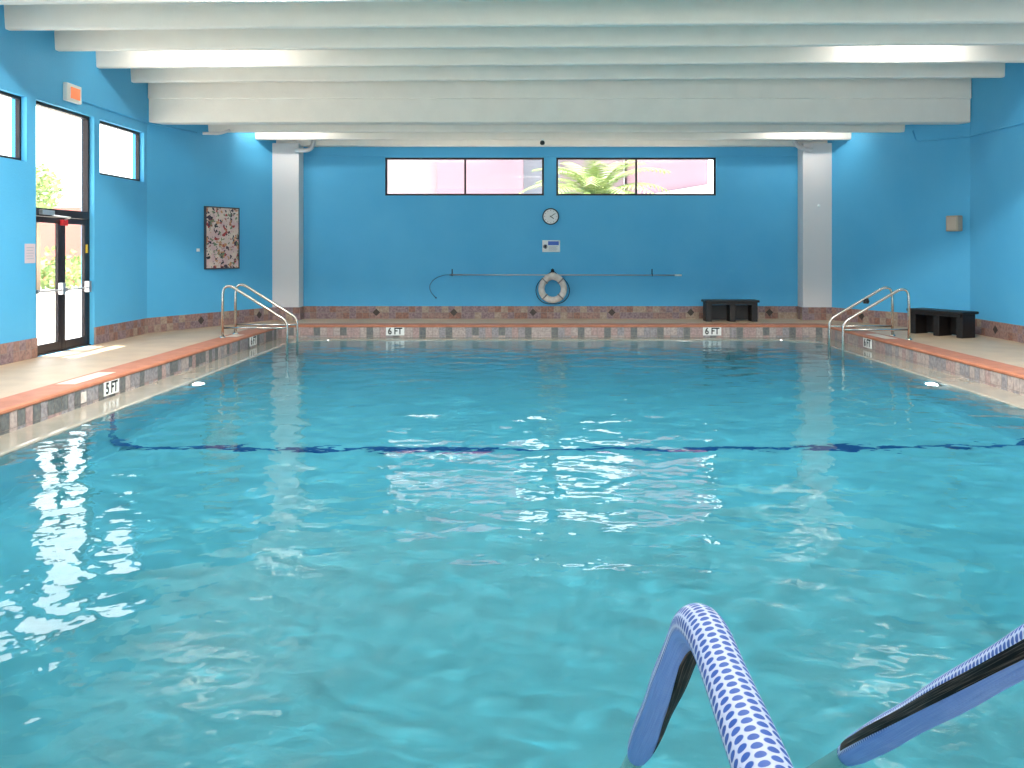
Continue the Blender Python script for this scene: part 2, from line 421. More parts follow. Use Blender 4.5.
# ------------------------------------------------------------------ ceiling: slabs, beams
mb = MB(); mb.box(WLX - .3, WRX + .3, YN - .3, 16.45, HC, HC + .2); mb.build('ceiling', M_ceil, kind='structure')
mb = MB(); mb.box(WLX - .3, WRX + .3, 16.7, YB + .3, 4.45, 4.6); mb.build('ceiling', M_ceil, kind='structure')
def stem(xl, yl, xr, yr, zb, zt, w=.12, name='ceiling_beam'):
    """tapered concrete rib with rounded lower edges"""
    a, b = Vector((xl, yl, 0)), Vector((xr, yr, 0)); d = b - a; t = Vector((-d.y, d.x, 0)).normalized()
    prof = [(-.035, zt), (0, zb + .03), (.006, zb + .012), (.02, zb), (w - .02, zb), (w - .006, zb + .012), (w, zb + .03), (w + .035, zt)]
    mb = MB(); mb.prism([a + t * p + Vector((0, 0, z)) for p, z in prof], d); return mb.build(name, M_ceil, kind='structure')
xr = WRX
L0, R0 = 11.98, 11.55
for k in range(4):
    stem(WLX, L0 + 1.262 * k, xr, R0 + 1.25 * k, 4.615, HC)
for k in range(1, 13):
    yl, yr = L0 - 1.262 * k, R0 - 1.25 * k
    if min(yl, yr) < YN + .3: break
    stem(WLX, yl, xr, yr, 4.615, HC)
# main beam with upper ledge
mb = MB()
prof = [(16.42, HC), (16.42, 4.44), (16.455, 4.425), (16.46, 4.0), (16.475, 3.985), (16.76, 3.985), (16.78, 4.0), (16.78, HC)]
mb.prism([(WLX + .02, y, z) for y, z in prof], (WRX - WLX - .04, 0, 0)); mb.build('main_beam', M_ceil, kind='structure')
def wallx(y, left):
    if left: return WLX + (LFX - WLX) * max(0, (y - YC)) / (YP - YC)
    return WRX + (RFX - WRX) * max(0, (y - YC - .08)) / (YP - YC - .08)
for y in (17.80, 19.02):
    stem(wallx(y, 1) - .05, y, wallx(y, 0) + .05, y, 3.985, 4.45)
mb = MB(); mb.box(LFX, RFX, 19.62, YB, 3.925, 4.45); mb.build('end_beam', M_ceil, kind='structure', bevel=.01)

# pillars either side of the back wall
for (x0, x1, nm) in ((LFX, -5.18, 'column'), (6.12, RFX, 'column')):
    mb = MB(); mb.box(x0, x1, YP, YB - .001, 0, 3.97); mb.build(nm, M_col, kind='structure', bevel=.012)

# ------------------------------------------------------------------ pool geometry: rounded-rectangle loops
PX0, PX1, PY0, PY1 = -5.15, 6.12, 1.15, 18.05
def loop(off, rad, n=8, z=0.0):
    """off>0 = larger"""
    x0, x1, y0, y1 = PX0 - off, PX1 + off, PY0 - off, PY1 + off; out = []
    for cx, cy, a in ((x1 - rad, y0 + rad, -PI / 2), (x1 - rad, y1 - rad, 0), (x0 + rad, y1 - rad, PI / 2), (x0 + rad, y0 + rad, PI)):
        for k in range(n + 1):
            t = a + PI / 2 * k / n; out.append(Vector((cx + rad * math.cos(t), cy + rad * math.sin(t), z)))
    return out
def bridge(mb, A, B, m=0, smooth=False):
    k = len(A); n = len(mb.v); mb.v += [tuple(p) for p in A] + [tuple(p) for p in B]
    for i in range(k):
        j = (i + 1) % k; mb.f.append((n + i, n + j, n + k + j, n + k + i)); mb.mi.append(m); mb.sm.append(smooth)
# deck
OUT = .40
mb = MB()
lo = loop(OUT, .65)
N8 = 9
corners = [Vector((WRX, YN, 0)), Vector((WRX, YB, 0)), Vector((WLX, YB, 0)), Vector((WLX, YN, 0))]
for c in range(4):
    arc = lo[c * N8:(c + 1) * N8]
    for a, b in zip(arc[:-1], arc[1:]): mb.face([corners[c], b, a])
    nx = lo[((c + 1) % 4) * N8]; mb.face([corners[c], corners[(c + 1) % 4], nx, arc[-1]])
deck = mb.build('floor', M_deck, kind='structure', recalc=False)
# ensure upward normals
bm = bmesh.new(); bm.from_mesh(deck.data)
bmesh.ops.remove_doubles(bm, verts=bm.verts, dist=1e-4)
for fc in bm.faces:
    if fc.normal.z < 0: fc.normal_flip()
bm.to_mesh(deck.data); bm.free()
# coping
mb = MB()
cl = [(OUT, .65, 0.0), (OUT, .65, .012), (OUT - .01, .64, .016), (.02, .27, .014), (.004, .254, .010), (-.012, .24, -.002), (-.014, .236, -.022), (-.006, .244, -.034), (.012, .262, -.034)]
LP = [loop(o, r, z=z) for o, r, z in cl]
for a, b in zip(LP[:-1], LP[1:]): bridge(mb, a, b, smooth=True)
mb.build('pool_coping', M_coping, kind='structure')
# waterline tiles, one quad per tile on a grout backing
def resample(pts, step):
    P = pts + [pts[0]]; L = [0]
    for a, b in zip(P[:-1], P[1:]): L.append(L[-1] + (b - a).length)
    n = int(round(L[-1] / step)); out = []; j = 0
    for i in range(n):
        s = L[-1] * i / n
        while L[j + 1] < s: j += 1
        out.append(P[j].lerp(P[j + 1], (s - L[j]) / max(1e-9, L[j + 1] - L[j])))
    return out
mb = MB(); ring = resample(loop(0, .25), .137); k = len(ring); rnd = random.Random(3)
bridge(mb, loop(.002, .252, z=-.03), loop(.002, .252, z=-.34), m=4)
for i in range(k):
    a, b = ring[i], ring[(i + 1) % k]; e = (b - a).normalized() * .004
    nrm = Vector((-(b - a).y, (b - a).x, 0)).normalized() * .003
    left = a.x < PX0 + .3
    pick = rnd.random()
    if left: mi = 3 if (i % 4 == 0 or pick < .12) else (2 if pick < .6 else rnd.choice((0, 1)))
    else: mi = 3 if i % 4 == 0 and (a.y > PY1 - .3) else (0 if pick < .45 else 1 if pick < .8 else 2)
    mb.face([a + e + nrm + Vector((0, 0, -.200)), b - e + nrm + Vector((0, 0, -.200)), b - e + nrm + Vector((0, 0, -.036)), a + e + nrm + Vector((0, 0, -.036))], mi)
    mb.face([a + e + nrm + Vector((0, 0, -.245)), b - e + nrm + Vector((0, 0, -.245)), b - e + nrm + Vector((0, 0, -.206)), a + e + nrm + Vector((0, 0, -.206))], mi if rnd.random() < .6 else rnd.choice((0, 1, 2)))
mb.build('waterline_tiles', M_wt + [M_grout], kind='structure', recalc=False)
# ledge, basin walls with cove, sloping floor
def fz(y): return WZ - (1.72 if y < 9.8 else 1.72 + (y - 9.8) * .025)
mb = MB()
LW = .43; LZ = -.240
LP = [loop(o, r_, z=z) for o, r_, z in ((.0, .25, LZ + .004), (-LW + .03, .73, LZ), (-LW, .75, LZ - .003), (-LW - .015, .757, LZ - .012), (-LW - .02, .76, LZ - .03), (-LW - .02, .76, LZ - .10))]
for a, b in zip(LP[:-1], LP[1:]): bridge(mb, a, b, smooth=True)
mb.build('pool_ledge', M_ledge, kind='structure')
mb = MB(); prev = loop(-LW - .021, .761, z=LZ - .06)
for o, h in ((.02, .42), (.05, .25), (.12, .12), (.24, .03), (.40, .0)):
    cur = [Vector((p.x, p.y, fz(p.y) + h + .002)) for p in loop(-LW - o, .78)]
    bridge(mb, prev, cur, smooth=True); prev = cur
ys = [PY0, 9.8, PY1]
for a, b in zip(ys[:-1], ys[1:]):
    mb.face([(PX0 + .2, a, fz(a)), (PX1 - .2, a, fz(a)), (PX1 - .2, b, fz(b)), (PX0 + .2, b, fz(b))])
mb.build('pool_basin', M_plaster, kind='structure')
# dark blue break line across floor, up both side walls
LY0, LY1 = 9.72, 9.84
prof = [(PX0 + LW + .024, LZ - .07), (PX0 + LW + .023, fz(9) + .42), (PX0 + LW + .055, fz(9) + .254), (PX0 + LW + .125, fz(9) + .125), (PX0 + LW + .245, fz(9) + .036), (PX0 + LW + .41, fz(9) + .007)]
prof += [(PX1 - (x - PX0), z) for x, z in prof[::-1]]
mb = MB()
for (xa, za), (xb, zb) in zip(prof[:-1], prof[1:]): mb.face([(xa, LY0, za), (xa, LY1, za), (xb, LY1, zb), (xb, LY0, zb)], smooth=True)
mb.build('pool_break_line', M_lane, kind='structure')

# water: displaced closed body
def water():
    st = .03; nx = int((PX1 - PX0) / st); ny = int((PY1 - PY0) / st)
    X = np.linspace(PX0 - .004, PX1 + .004, nx + 1); Y = np.linspace(PY0 - .004, PY1 + .004, ny + 1)
    XX, YY = np.meshgrid(X, Y); Z = np.zeros_like(XX); rs = np.random.RandomState(11)
    K = 80
    for i in range(K):
        lam = 0.15 * (1.0 / 0.15) ** rs.rand(); k = 2 * PI / lam
        th = rs.normal(PI / 2, .75)
        slope = WAVE * (lam / .5) ** -.05 * math.sqrt(2.0 / K)
        ph = rs.rand() * 2 * PI
        arg = k * (XX * math.cos(th) + YY * math.sin(th)) + ph + .8 * np.sin(XX * .9 + i) + .8 * np.sin(YY * .8 + 2 * i)
        Z += slope / k * np.sin(arg)
    Z += WZ
    n = (nx + 1) * (ny + 1); V = np.stack([XX.ravel(), YY.ravel(), Z.ravel()], 1).tolist()
    idx = np.arange(n).reshape(ny + 1, nx + 1)
    Fq = np.stack([idx[:-1, :-1], idx[:-1, 1:], idx[1:, 1:], idx[1:, :-1]], -1).reshape(-1, 4).tolist()
    # sides + bottom
    border = list(idx[0, :]) + list(idx[1:, -1]) + list(idx[-1, -2::-1]) + list(idx[-2:0:-1, 0])
    base = len(V); V += [[V[b][0], V[b][1], -3.0] for b in border]; kb = len(border)
    for i in range(kb):
        j = (i + 1) % kb; Fq.append([int(border[i]), base + i, base + j, int(border[j])])
    Fq.append([base + i for i in range(kb)][::-1])
    me = bpy.data.meshes.new('water'); me.from_pydata(V, [], Fq); me.update()
    sm = [True] * (nx * ny) + [False] * (len(Fq) - nx * ny); me.polygons.foreach_set('use_smooth', sm)
    me.materials.append(water_mat()); o = bpy.data.objects.new('pool_water', me); col.objects.link(o)
    tag(o, 'rippling turquoise water filling the indoor swimming pool', 'water', kind='stuff'); return o
WAVE = 0.027
water()

# ------------------------------------------------------------------ tiled baseboards
BH = .29
def baseboard(name, segs, diam, seed):
    """segs: list of ((x0,y0),(x1,y1),(nx,ny)); diam: list of (x,y,nx,ny)"""
    mb = MB(); rnd = random.Random(seed)
    for p0, p1, nn in segs:
        a = Vector((p0[0], p0[1], 0)); b = Vector((p1[0], p1[1], 0)); n = Vector((nn[0], nn[1], 0)).normalized(); L = (b - a).length; d = (b - a) / L
        q = [a - n * .01, b - n * .01, b + n * .022, a + n * .022]
        mb.prism([p + Vector((0, 0, .0)) for p in q], (0, 0, BH - .004), 4)
        k = max(1, round(L / .15))
        for i in range(k):
            for r in range(2):
                s0, s1 = L * i / k + .003, L * (i + 1) / k - .003; z0, z1 = r * BH / 2 + .003, (r + 1) * BH / 2 - .003
                o = n * .025
                mb.face([a + d * s0 + o + Vector((0, 0, z0)), a + d * s1 + o + Vector((0, 0, z0)), a + d * s1 + o + Vector((0, 0, z1)), a + d * s0 + o + Vector((0, 0, z1))], rnd.choice((0, 0, 1, 2, 2, 3)))
    for (x, y, nx_, ny_) in diam:
        n = Vector((nx_, ny_, 0)).normalized(); d = Vector((-n.y, n.x, 0)); c = Vector((x, y, BH / 2)) + n * .029
        mb.face([c + d * .085, c + Vector((0, 0, .085)), c - d * .085, c - Vector((0, 0, .085))], 5)
    return mb.build(name, M_st + [M_grout, M_diam], kind='structure', recalc=False)
def on_left(y): return (wallx(y, 1), y)
nL = Vector((YP - YC, -(LFX - WLX), 0)).normalized(); nR = Vector((-(YP - YC - .08), (RFX - WRX), 0)).normalized()
dl = [(WLX, y, 1, 0) for y in (9.5, 11.3)] + [(*on_left(y), nL.x, nL.y) for y in (17.6, 19.1)]
baseboard('baseboard_left', [((WLX, YN), (WLX, DOOR[0]), (1, 0)), ((WLX, DOOR[1]), (WLX, YC), (1, 0)), ((WLX, YC), (LFX, YP), nL)], dl, 1)
dR = [(WRX, y, -1, 0) for y in (11.6, 13.4, 15.56)] + [(wallx(y, 0), y, nR.x, nR.y) for y in (17.1, 18.75)]
baseboard('baseboard_right', [((WRX, YN), (WRX, YC + .08), (-1, 0)), ((WRX, YC + .08), (RFX, YP), nR)], dR, 2)
baseboard('baseboard_back', [((LFX, YP), (-5.155, YP), (0, -1)), ((-5.18, YP), (-5.18, YB), (1, 0)), ((-5.18, YB), (6.12, YB), (0, -1)), ((6.12, YP), (6.12, YB), (-1, 0)), ((6.095, YP), (RFX, YP), (0, -1))],
          [(x, YB, 0, -1) for x in (-3.51, -1.74, .07, 1.87, 3.67, 5.47)], 3)

# ridge across the top of the back wall
mb = MB()
for a, b in ((-5.18, 6.12),): mb.box(a, b, YB - .02, YB + .01, 3.705, 3.735)
mb.build('trim_1', M_blue, kind='structure', bevel=.006)

# ------------------------------------------------------------------ conduits and pipes
def pipe(name, pts, r, m, label, rad=.08, cat='pipe', seg=12):
    mb = MB(); mb.tube(smooth_path(pts, rad), r, seg); o = mb.build(name, m); tag(o, label, cat); return o
pipe('electrical_conduit', [(WLX + .02, 13.95, 3.97), (WLX + .02, 16.42, 3.97), (wallx(17.5, 1) + .02, 17.5, 3.93)], .014, M_blue,
     'thin blue-painted conduit running from the box with the orange face along the wall', cat='conduit')
pipe('electrical_conduit', [(WRX - .02, 6.0, 3.70), (WRX - .02, 16.48, 3.72), (7.78, 17.56, 3.76), (7.74, 17.6, 3.98)], .018, M_blue,
     'blue-painted conduit on the right wall with a short upward elbow', cat='conduit')
pipe('drain_pipe', [(wallx(17.6, 1) + .05, 17.6, 3.93), (wallx(17.6, 1) + .35, 17.72, 3.94), (wallx(17.6, 1) + .55, 17.78, 4.02)], .03, M_col,
     'short white pipe stub under the beam above the painting')
pipe('drain_pipe', [(-5.24, 19.45, 3.79), (-4.88, 19.45, 3.80), (-4.84, 19.52, 4.1)], .05, M_col,
     'white elbow pipe leaving the top of the left white pillar', rad=.16)
pipe('drain_pipe', [(6.32, 19.45, 3.80), (5.98, 19.45, 3.86), (5.90, 19.5, 4.1)], .05, M_col,
     'white elbow pipe leaving the top of the right white pillar', rad=.16)
mb = MB(); mb.lathe([(.03, 0), (.03, .03), (.018, .045)], 16, Matrix.Translation((6.47, YP, 2.56)) @ Matrix.Rotation(PI / 2, 4, 'X'))
tag(mb.build('wall_sensor', M_white), 'small round white sensor on the right white pillar', 'sensor')

# ------------------------------------------------------------------ things on the back wall
ck = thing('wall_clock', 'round wall clock with black rim on the blue wall between the windows', 'clock', (.473, YB, 2.336))
R = Matrix.Rotation(PI / 2, 4, 'X')
mb = MB(); mb.lathe([(.19, 0), (.192, .03), (.186, .045), (.172, .045), (.165, .03)], 40, R); mb.build('rim', mat('black_rim', rgb(20, 26, 40), .35), ck)
mb = MB(); mb.lathe([(.166, .028), (.166, .034)], 40, R); fc = mb.build('clock_face', mat('clock_face_white', rgb(236, 232, 230), .5), ck)
for h in range(12):
    a = h * PI / 6; Mx = R @ Matrix.Rotation(a, 4, 'Z'); mb = MB(); mb.box(-.004, .004, .128, .15, .034, .036, M=Mx); mb.build('hour_mark', M_ink, fc)
for nm, a, l, w in (('hour_hand', -2.2, .085, .008), ('minute_hand', -1.0, .12, .006)):
    mb = MB(); Mx = R @ Matrix.Rotation(a, 4, 'Z'); mb.box(-w, w, -.02, l, .037, .041, M=Mx); mb.build(nm, M_ink, ck)

sg = thing('safety_sign', 'white placard with a blue header on the back wall below the clock', 'sign', (.4835, YB, 1.659))
mb = MB(); mb.box(-.2025, .2025, -.012, -.0005, -.135, .135); mb.build('placard', M_white, sg, bevel=.004)
mb = MB(); mb.box(-.07, .175, -.015, -.012, .02, .11); mb.build('blue_header', M_signblue, sg)
mb = MB(); mb.lathe([(.05, 0), (.05, .003), (.036, .003), (.036, 0)], 24, Matrix.Translation((-.135, -.012, -.01)) @ R); mb.build('round_symbol', M_signgrey, sg)
mb = MB()
for i in range(4): mb.box(-.06, .15 - .03 * (i % 2), -.0145, -.012, -.02 - i * .025, -.011 - i * .025)
mb.build('small_print', M_signgrey, sg)

# ring buoy
rb = thing('ring_buoy', 'off-white life ring with dark grab rope hanging on the back wall', 'life ring', (.515, YB - .145, .69))
mb = MB(); ns = 48; nt = 16; n0 = 0; rings = []
for i in range(ns):
    a = 2 * PI * i / ns; bulge = .05 * max(0, math.sin(a)) ** 6
    Rm = .255 + bulge * .6; rr = .072 + bulge * .25; ring_ = []
    for j in range(nt):
        b = 2 * PI * j / nt; q = Rm + rr * math.cos(b); ring_.append((q * math.cos(a), rr * .85 * math.sin(b), q * math.sin(a)))
    rings.append(ring_)
base = 0
for r_ in rings: mb.v += r_
for i in range(ns):
    for j in range(nt):
        i2, j2 = (i + 1) % ns, (j + 1) % nt
        mb.f.append((i * nt + j, i * nt + j2, i2 * nt + j2, i2 * nt + j)); mb.mi.append(0); mb.sm.append(True)
mb.build('ring', M_offw, rb)
for a in (.25 * PI, .75 * PI, 1.25 * PI, 1.75 * PI):
    mb = MB(); pts = [(.255 * math.cos(a) + .078 * math.cos(b) * math.cos(a), .07 * math.sin(b), .255 * math.sin(a) + .078 * math.cos(b) * math.sin(a)) for b in np.linspace(0, 2 * PI, 17)]
    mb.tube(pts, .014, 8); mb.build('strap', mat('grey_strap', rgb(150, 140, 140), .7), rb)
def ropept(a, r): return (r * math.cos(a), -.01 + .01 * math.sin(3 * a), r * math.sin(a))
mb = MB(); pts = [(.0, -.02, .42), (-.10, -.02, .33)]
for t in np.linspace(.80 * PI, 2.20 * PI, 40):
    q = (t - .8 * PI) / (1.4 * PI); pts.append(ropept(t, .335 + .055 * abs(math.sin(2 * PI * q))))
pts += [(.10, -.02, .33), (.0, -.02, .42)]
mb.tube(smooth_path(pts, .03, 3), .0085, 8); mb.build('grab_rope', M_rope, rb)
hk = thing('wall_hook', 'small black hook holding the life ring', 'hook', (.515, YB, 1.08))
mb = MB(); mb.box(-.035, .035, -.02, 0, -.05, .05); mb.build('hook_plate', M_black, hk, bevel=.006)
mb = MB(); mb.tube(smooth_path([(0, -.01, .03), (0, -.17, .01), (0, -.17, .07)], .03), .011, 10); mb.build('hook_arm', M_black, hk)

# reaching pole with shepherd's crook
pl = thing('reaching_pole', 'long aluminium rescue pole with curved hook mounted across the back wall', 'pole', (0, YB - .05, 1.005))
mb = MB(); mb.tube([(-1.83, 0, 0), (3.43, 0, -.01)], .016, 12); mb.build('pole', M_alu, pl)
mb = MB(); mb.tube([(3.30, 0, -.01), (3.46, 0, -.01)], .021, 12); mb.build('grip', M_white, pl)
pts = [(-1.80, 0, 0), (-1.95, 0, -.005), (-2.10, -.01, -.05), (-2.22, -.01, -.13), (-2.29, -.01, -.24), (-2.28, -.01, -.36), (-2.22, -.01, -.45), (-2.15, -.01, -.52)]
mb = MB(); mb.tube(smooth_path(pts, .05, 4), .009, 10); mb.tube([(-2.16, -.01, -.51), (-2.13, -.01, -.535)], .016, 10); mb.build('crook', mat('grey_crook', rgb(70, 110, 150), .5, .4), pl)
for x, side in ((-1.78, 'left'), (2.79, 'right')):
    b = thing('pole_bracket', 'small grey bracket holding the rescue pole near its %s end' % side, 'bracket', (x, YB, 1.005), group=None)
    mb = MB(); mb.box(-.012, .012, -.012, 0, -.03, .13); mb.build('back_plate', M_rope, b)
    mb = MB(); mb.tube(smooth_path([(0, -.005, -.028), (0, -.075, -.028), (0, -.078, .02)], .02), .007, 8); mb.build('cradle', M_rope, b)

# security camera under the beam
sc = thing('security_camera', 'tiny black and white camera hanging under the white end beam', 'camera', (.27, 18.98, 3.99))
mb = MB(); mb.lathe([(.035, 0), (.035, -.02), (.02, -.035)], 20); mb.build('mount', M_white, sc)
mb = MB(); mb.lathe([(.02, -.03), (.045, -.05), (.055, -.085), (.045, -.115), (.02, -.13)], 20); mb.build('camera_dome', M_black, sc)

# ------------------------------------------------------------------ side wall things
bx = thing('alarm_box', 'small white box with orange face high above the glass doors', 'alarm', (WLX, 13.68, 4.03))
mb = MB(); mb.box(0, .07, -.22, .22, -.14, .14); mb.build('housing', M_white, bx, bevel=.012)
mb = MB(); mb.box(.07, .078, -.12, .16, -.09, .09); mb.build('orange_lens', M_orange, bx, bevel=.004)
nt_ = thing('notice_sheet', 'pale pink notice fixed to the blue wall left of the glass doors', 'notice', (WLX, 12.575, 1.52))
mb = MB(); mb.box(0, .006, -.13, .13, -.14, .14); mb.build('sheet', M_paper, nt_)
mb = MB()
for i in range(5): mb.box(.006, .007, -.09, .09 - .02 * (i % 2), .08 - i * .04, .088 - i * .04)
mb.build('print_lines', M_signgrey, nt_)
# painting
pa = Vector((*on_left(17.69), 0)); pb = Vector((*on_left(18.55), 0)); dd = (pb - pa).normalized(); ang = math.atan2(dd.y, dd.x)
pc = (pa + pb) / 2
pt = thing('framed_painting', 'tall speckled abstract painting on the left blue wall', 'painting', (pc.x + nL.x * .002, pc.y + nL.y * .002, 1.82), ang)
W2 = (pb - pa).length / 2
mb = MB()   # local: x along wall, -y into room
for a in ((-W2, -W2 + .025, -.645, .645), (W2 - .025, W2, -.645, .645), (-W2 + .025, W2 - .025, -.645, -.62), (-W2 + .025, W2 - .025, .62, .645)): mb.box(a[0], a[1], -.045, 0, a[2], a[3])
mb.build('picture_frame', mat('dark_grey_frame', rgb(70, 66, 70), .5), pt)
mb = MB(); mb.box(-W2 + .025, W2 - .025, -.035, -.005, -.62, .62); mb.build('canvas', M_art, pt)
q = Vector((*on_left(17.55), 0))
mb = MB(); mb.box(-.04, .04, -.008, -.001, -.03, .03)
o = mb.build('wall_label', M_white); o.location = (q.x, q.y, 1.57); o.rotation_euler = (0, 0, ang); tag(o, 'tiny white label card beside the speckled painting', 'label')
# beige wall unit on right
q = Vector((wallx(16.75, 0), 16.75, 2.08)); angR = math.atan2(YP - YC - .08, RFX - WRX)
sp_ = thing('wall_speaker', 'small beige box speaker high on the right blue wall', 'speaker', (q.x - .002, q.y, q.z), angR)
mb = MB(); mb.box(-.13, .13, .0, .15, -.15, .15); mb.build('cabinet', M_beige, sp_, bevel=.015)
mb = MB(); mb.box(-.10, .10, .15, .158, -.12, .12); mb.build('grille', mat('beige_grille', rgb(196, 176, 158), .7, bump=.6, bscale=200), sp_, bevel=.004)

# ------------------------------------------------------------------ benches
def bench(loc, rz, label):
    b = thing('poolside_bench', label, 'bench', loc, rz, group='black poolside benches')
    mb = MB(); mb.box(-.60, .60, -.22, .22, .42, .47); mb.build('bench_top', M_blackwood, b, bevel=.012)
    for x in (-.50, .02, .50):
        mb = MB(); mb.box(x - .065, x + .065, -.17, .17, 0, .42); mb.build('support', M_blackwood, b, bevel=.008)
    mb = MB()
    mb.box(-.43, -.05, .12, .15, .02, .345); mb.box(.09, .43, .12, .15, .02, .345); mb.build('back_panel', M_blackwood, b, bevel=.004)
    mb = MB(); mb.box(-.54, .54, -.20, -.175, .37, .42); mb.build('apron', M_blackwood, b, bevel=.004)
    return b
bench((4.42, 19.22, 0), 0, 'black bench against the tiled baseboard of the back wall')
b2 = copy_thing(bpy.data.objects['poolside_bench'], (7.57, 16.0, 0), math.atan2(-.9, .44), 'black bench on the right deck beside the handrails')

# ------------------------------------------------------------------ far handrails
def handrail(y, side, label, zt=.90):
    """local: x towards water, z up"""
    s = 1 if side == 'L' else -1; x0 = -5.44 if side == 'L' else 6.56
    h = thing('pool_handrail', label, 'handrail', (x0, y, 0), 0, group='stainless handrails at the far pool corners')
    pts = [(0, 0, .013), (0, 0, zt), (.13 * s, 0, zt + .045), (1.14 * s, 0, .31), (1.14 * s, 0, -1.3)]
    mb = MB(); mb.tube(smooth_path(pts, [.16, .10, .12], 8), .0235, 16); mb.build('rail', M_steel, h)
    mb = MB(); mb.tube([(0, 0, .19), (1.14 * s, 0, .19)], .016, 12); mb.build('lower_bar', M_steel, h)
    mb = MB(); mb.lathe([(.055, .013), (.055, .022), (.03, .045)], 24); mb.build('floor_flange', M_steel, h)
    return h
# rail outline: post up, round over, slope down, drop into the water
handrail(15.40, 'L', 'stainless handrail at the left pool corner, the one nearer the glass doors')
handrail(16.07, 'L', 'stainless handrail at the left pool corner, the one nearer the white pillar')
handrail(15.06, 'R', 'stainless handrail at the right pool corner, the one nearer the bench', .86)
hr = handrail(15.75, 'R', 'stainless handrail at the right pool corner with a small black clamp, nearer the white pillar', .86)
mb = MB(); mb.box(-.52, -.44, -.04, .04, .60, .69); mb.lathe([(.03, 0), (.03, .07)], 14, Matrix.Translation((-.48, -.03, .645)) @ Matrix.Rotation(PI / 2, 4, 'X'))
mb.build('clamp', M_black, hr, bevel=.008)

# ------------------------------------------------------------------ foreground handrails with mesh sleeves
def near_rail(X, label, th_fun, zrange, yc, zc, br):
    h = thing('sleeved_handrail', label, 'handrail', (X, .55, 0), 0, group='sleeved handrails in the foreground')
    base = [(0, 0, .013), (0, 0, .92), (0, yc, zc), (0, 1.67, .283), (0, 2.55, -.415), (0, 2.62, -1.75)]
    core = smooth_path(base, [.13, br, .02, .12], 14)
    mb = MB(); mb.tube(core, .0235, 18, ref=(1, 0, 0)); mb.build('rail', M_steel, h)
    sl = smooth_path([(0, 0, .55), (0, 0, .92), (0, yc, zc), (0, 1.67, .283)], [.13, br], 16)
    sl = densify(sl, .02)
    def rf(t):
        return .0335 + .0012 * math.sin(t * 37) + (.0 if t < .97 else -.006 * (t - .97) / .03)
    mb = MB(); mb.tube(sl, .033, 56, ref=(1, 0, 0), rfun=rf); mb.build('mesh_sleeve', M_sleeve, h)
    # zipper strip on the descending limb
    k = len(sl); n0 = int(k * zrange[0]); n1 = int(k * zrange[1]); mb = MB(); seg = 8; n = 0
    P = sl; rows = []
    for i in range(n0, n1):
        T = (P[min(i + 1, k - 1)] - P[max(i - 1, 0)]).normalized(); N = Vector((1, 0, 0)).cross(T); q = (i - n0) / (n1 - 1 - n0)
        c, w = th_fun(q); rows.append([P[i] + (N * math.cos(math.radians(c + w * (2 * j / seg - 1))) + Vector((1, 0, 0)) * math.sin(math.radians(c + w * (2 * j / seg - 1)))) * (rf(i / (k - 1)) + .0012) for j in range(seg + 1)])
    for i in range(len(rows) - 1):
        for j in range(seg):
            mb.face([rows[i][j], rows[i][j + 1], rows[i + 1][j + 1], rows[i + 1][j]], 0, True, [(i * .02, j / seg), (i * .02, (j + 1) / seg), (i * .02 + .02, (j + 1) / seg), (i * .02 + .02, j / seg)])
    mb.build('zipper_strip', M_zip, h)
    mb = MB(); mb.lathe([(.055, .013), (.055, .022), (.03, .045)], 24); mb.build('floor_flange', M_steel, h)
    return h
near_rail(.275, 'foreground handrail in a blue and white mesh sleeve, seen bent whole in front', lambda q: (172 - 42 * q, 12 + 26 * min(1, q * 5) * (1 - q)), (.57, .95), .87, .985, .14)
near_rail(.811, 'foreground handrail in blue sleeve with black zipper, cut by the right photo edge', lambda q: (244 + 46 * q, 20 - 2 * q), (.48, .992), .75, 1.01, .08)

# ------------------------------------------------------------------ depth markers
def text_mesh(txt, size, sx=1.0):
    cu = bpy.data.curves.new('lettering', 'FONT'); cu.body = txt; cu.size = size; cu.extrude = .0015; cu.align_x = 'CENTER'; cu.align_y = 'CENTER'; cu.offset = .004
    o = bpy.data.objects.new('tmp', cu); col.objects.link(o); dg = bpy.context.evaluated_depsgraph_get(); dg.update()
    me = bpy.data.meshes.new_from_object(o.evaluated_get(dg)); bpy.data.objects.remove(o); bpy.data.curves.remove(cu)
    me.transform(Matrix.Diagonal((sx, 1, 1, 1))); me.name = 'lettering'; me.materials.clear(); me.materials.append(M_ink); return me
def marker(txt, loc, rz, label):
    t = thing('depth_marker', label, 'depth marker', loc, rz, group='depth markers on the waterline tiles')
    mb = MB(); mb.box(-.19, .19, -.012, -.001, -.083, .083); mb.build('plate', M_white, t, bevel=.002)
    me = text_mesh(txt, .19, .85); o = bpy.data.objects.new('lettering', me); col.objects.link(o); o.parent = t
    o.location = (0, -.0135, .0); o.rotation_euler = (PI / 2, 0, 0); return t
zc = -.118
marker('6 FT', ((395.2 - VX) * 18.05 / F, PY1 - .004, zc), 0, 'white 6 FT depth marker on the far pool edge, left one')
marker('6 FT', ((712 - VX) * 18.05 / F, PY1 - .004, zc), 0, 'white 6 FT depth marker on the far pool edge in front of the black bench')
marker('5 FT', (PX0 + .004, 10.68, zc), PI / 2, 'white 5 FT depth marker on the left pool edge')
marker('6 FT', (PX0 + .004, 16.15, zc), PI / 2, 'small white depth marker below the left handrails')
marker('6 FT', (PX1 - .004, 15.75, zc), -PI / 2, 'small white depth marker below the right handrails')
mb = MB(); mb.box(0, .008, -.06, .06, -.07, .05); o = mb.build('blank_tile', M_offw); o.location = (PX0 + .003, 10.02, zc); tag(o, 'single pale tile left of the 5 FT marker', 'tile')
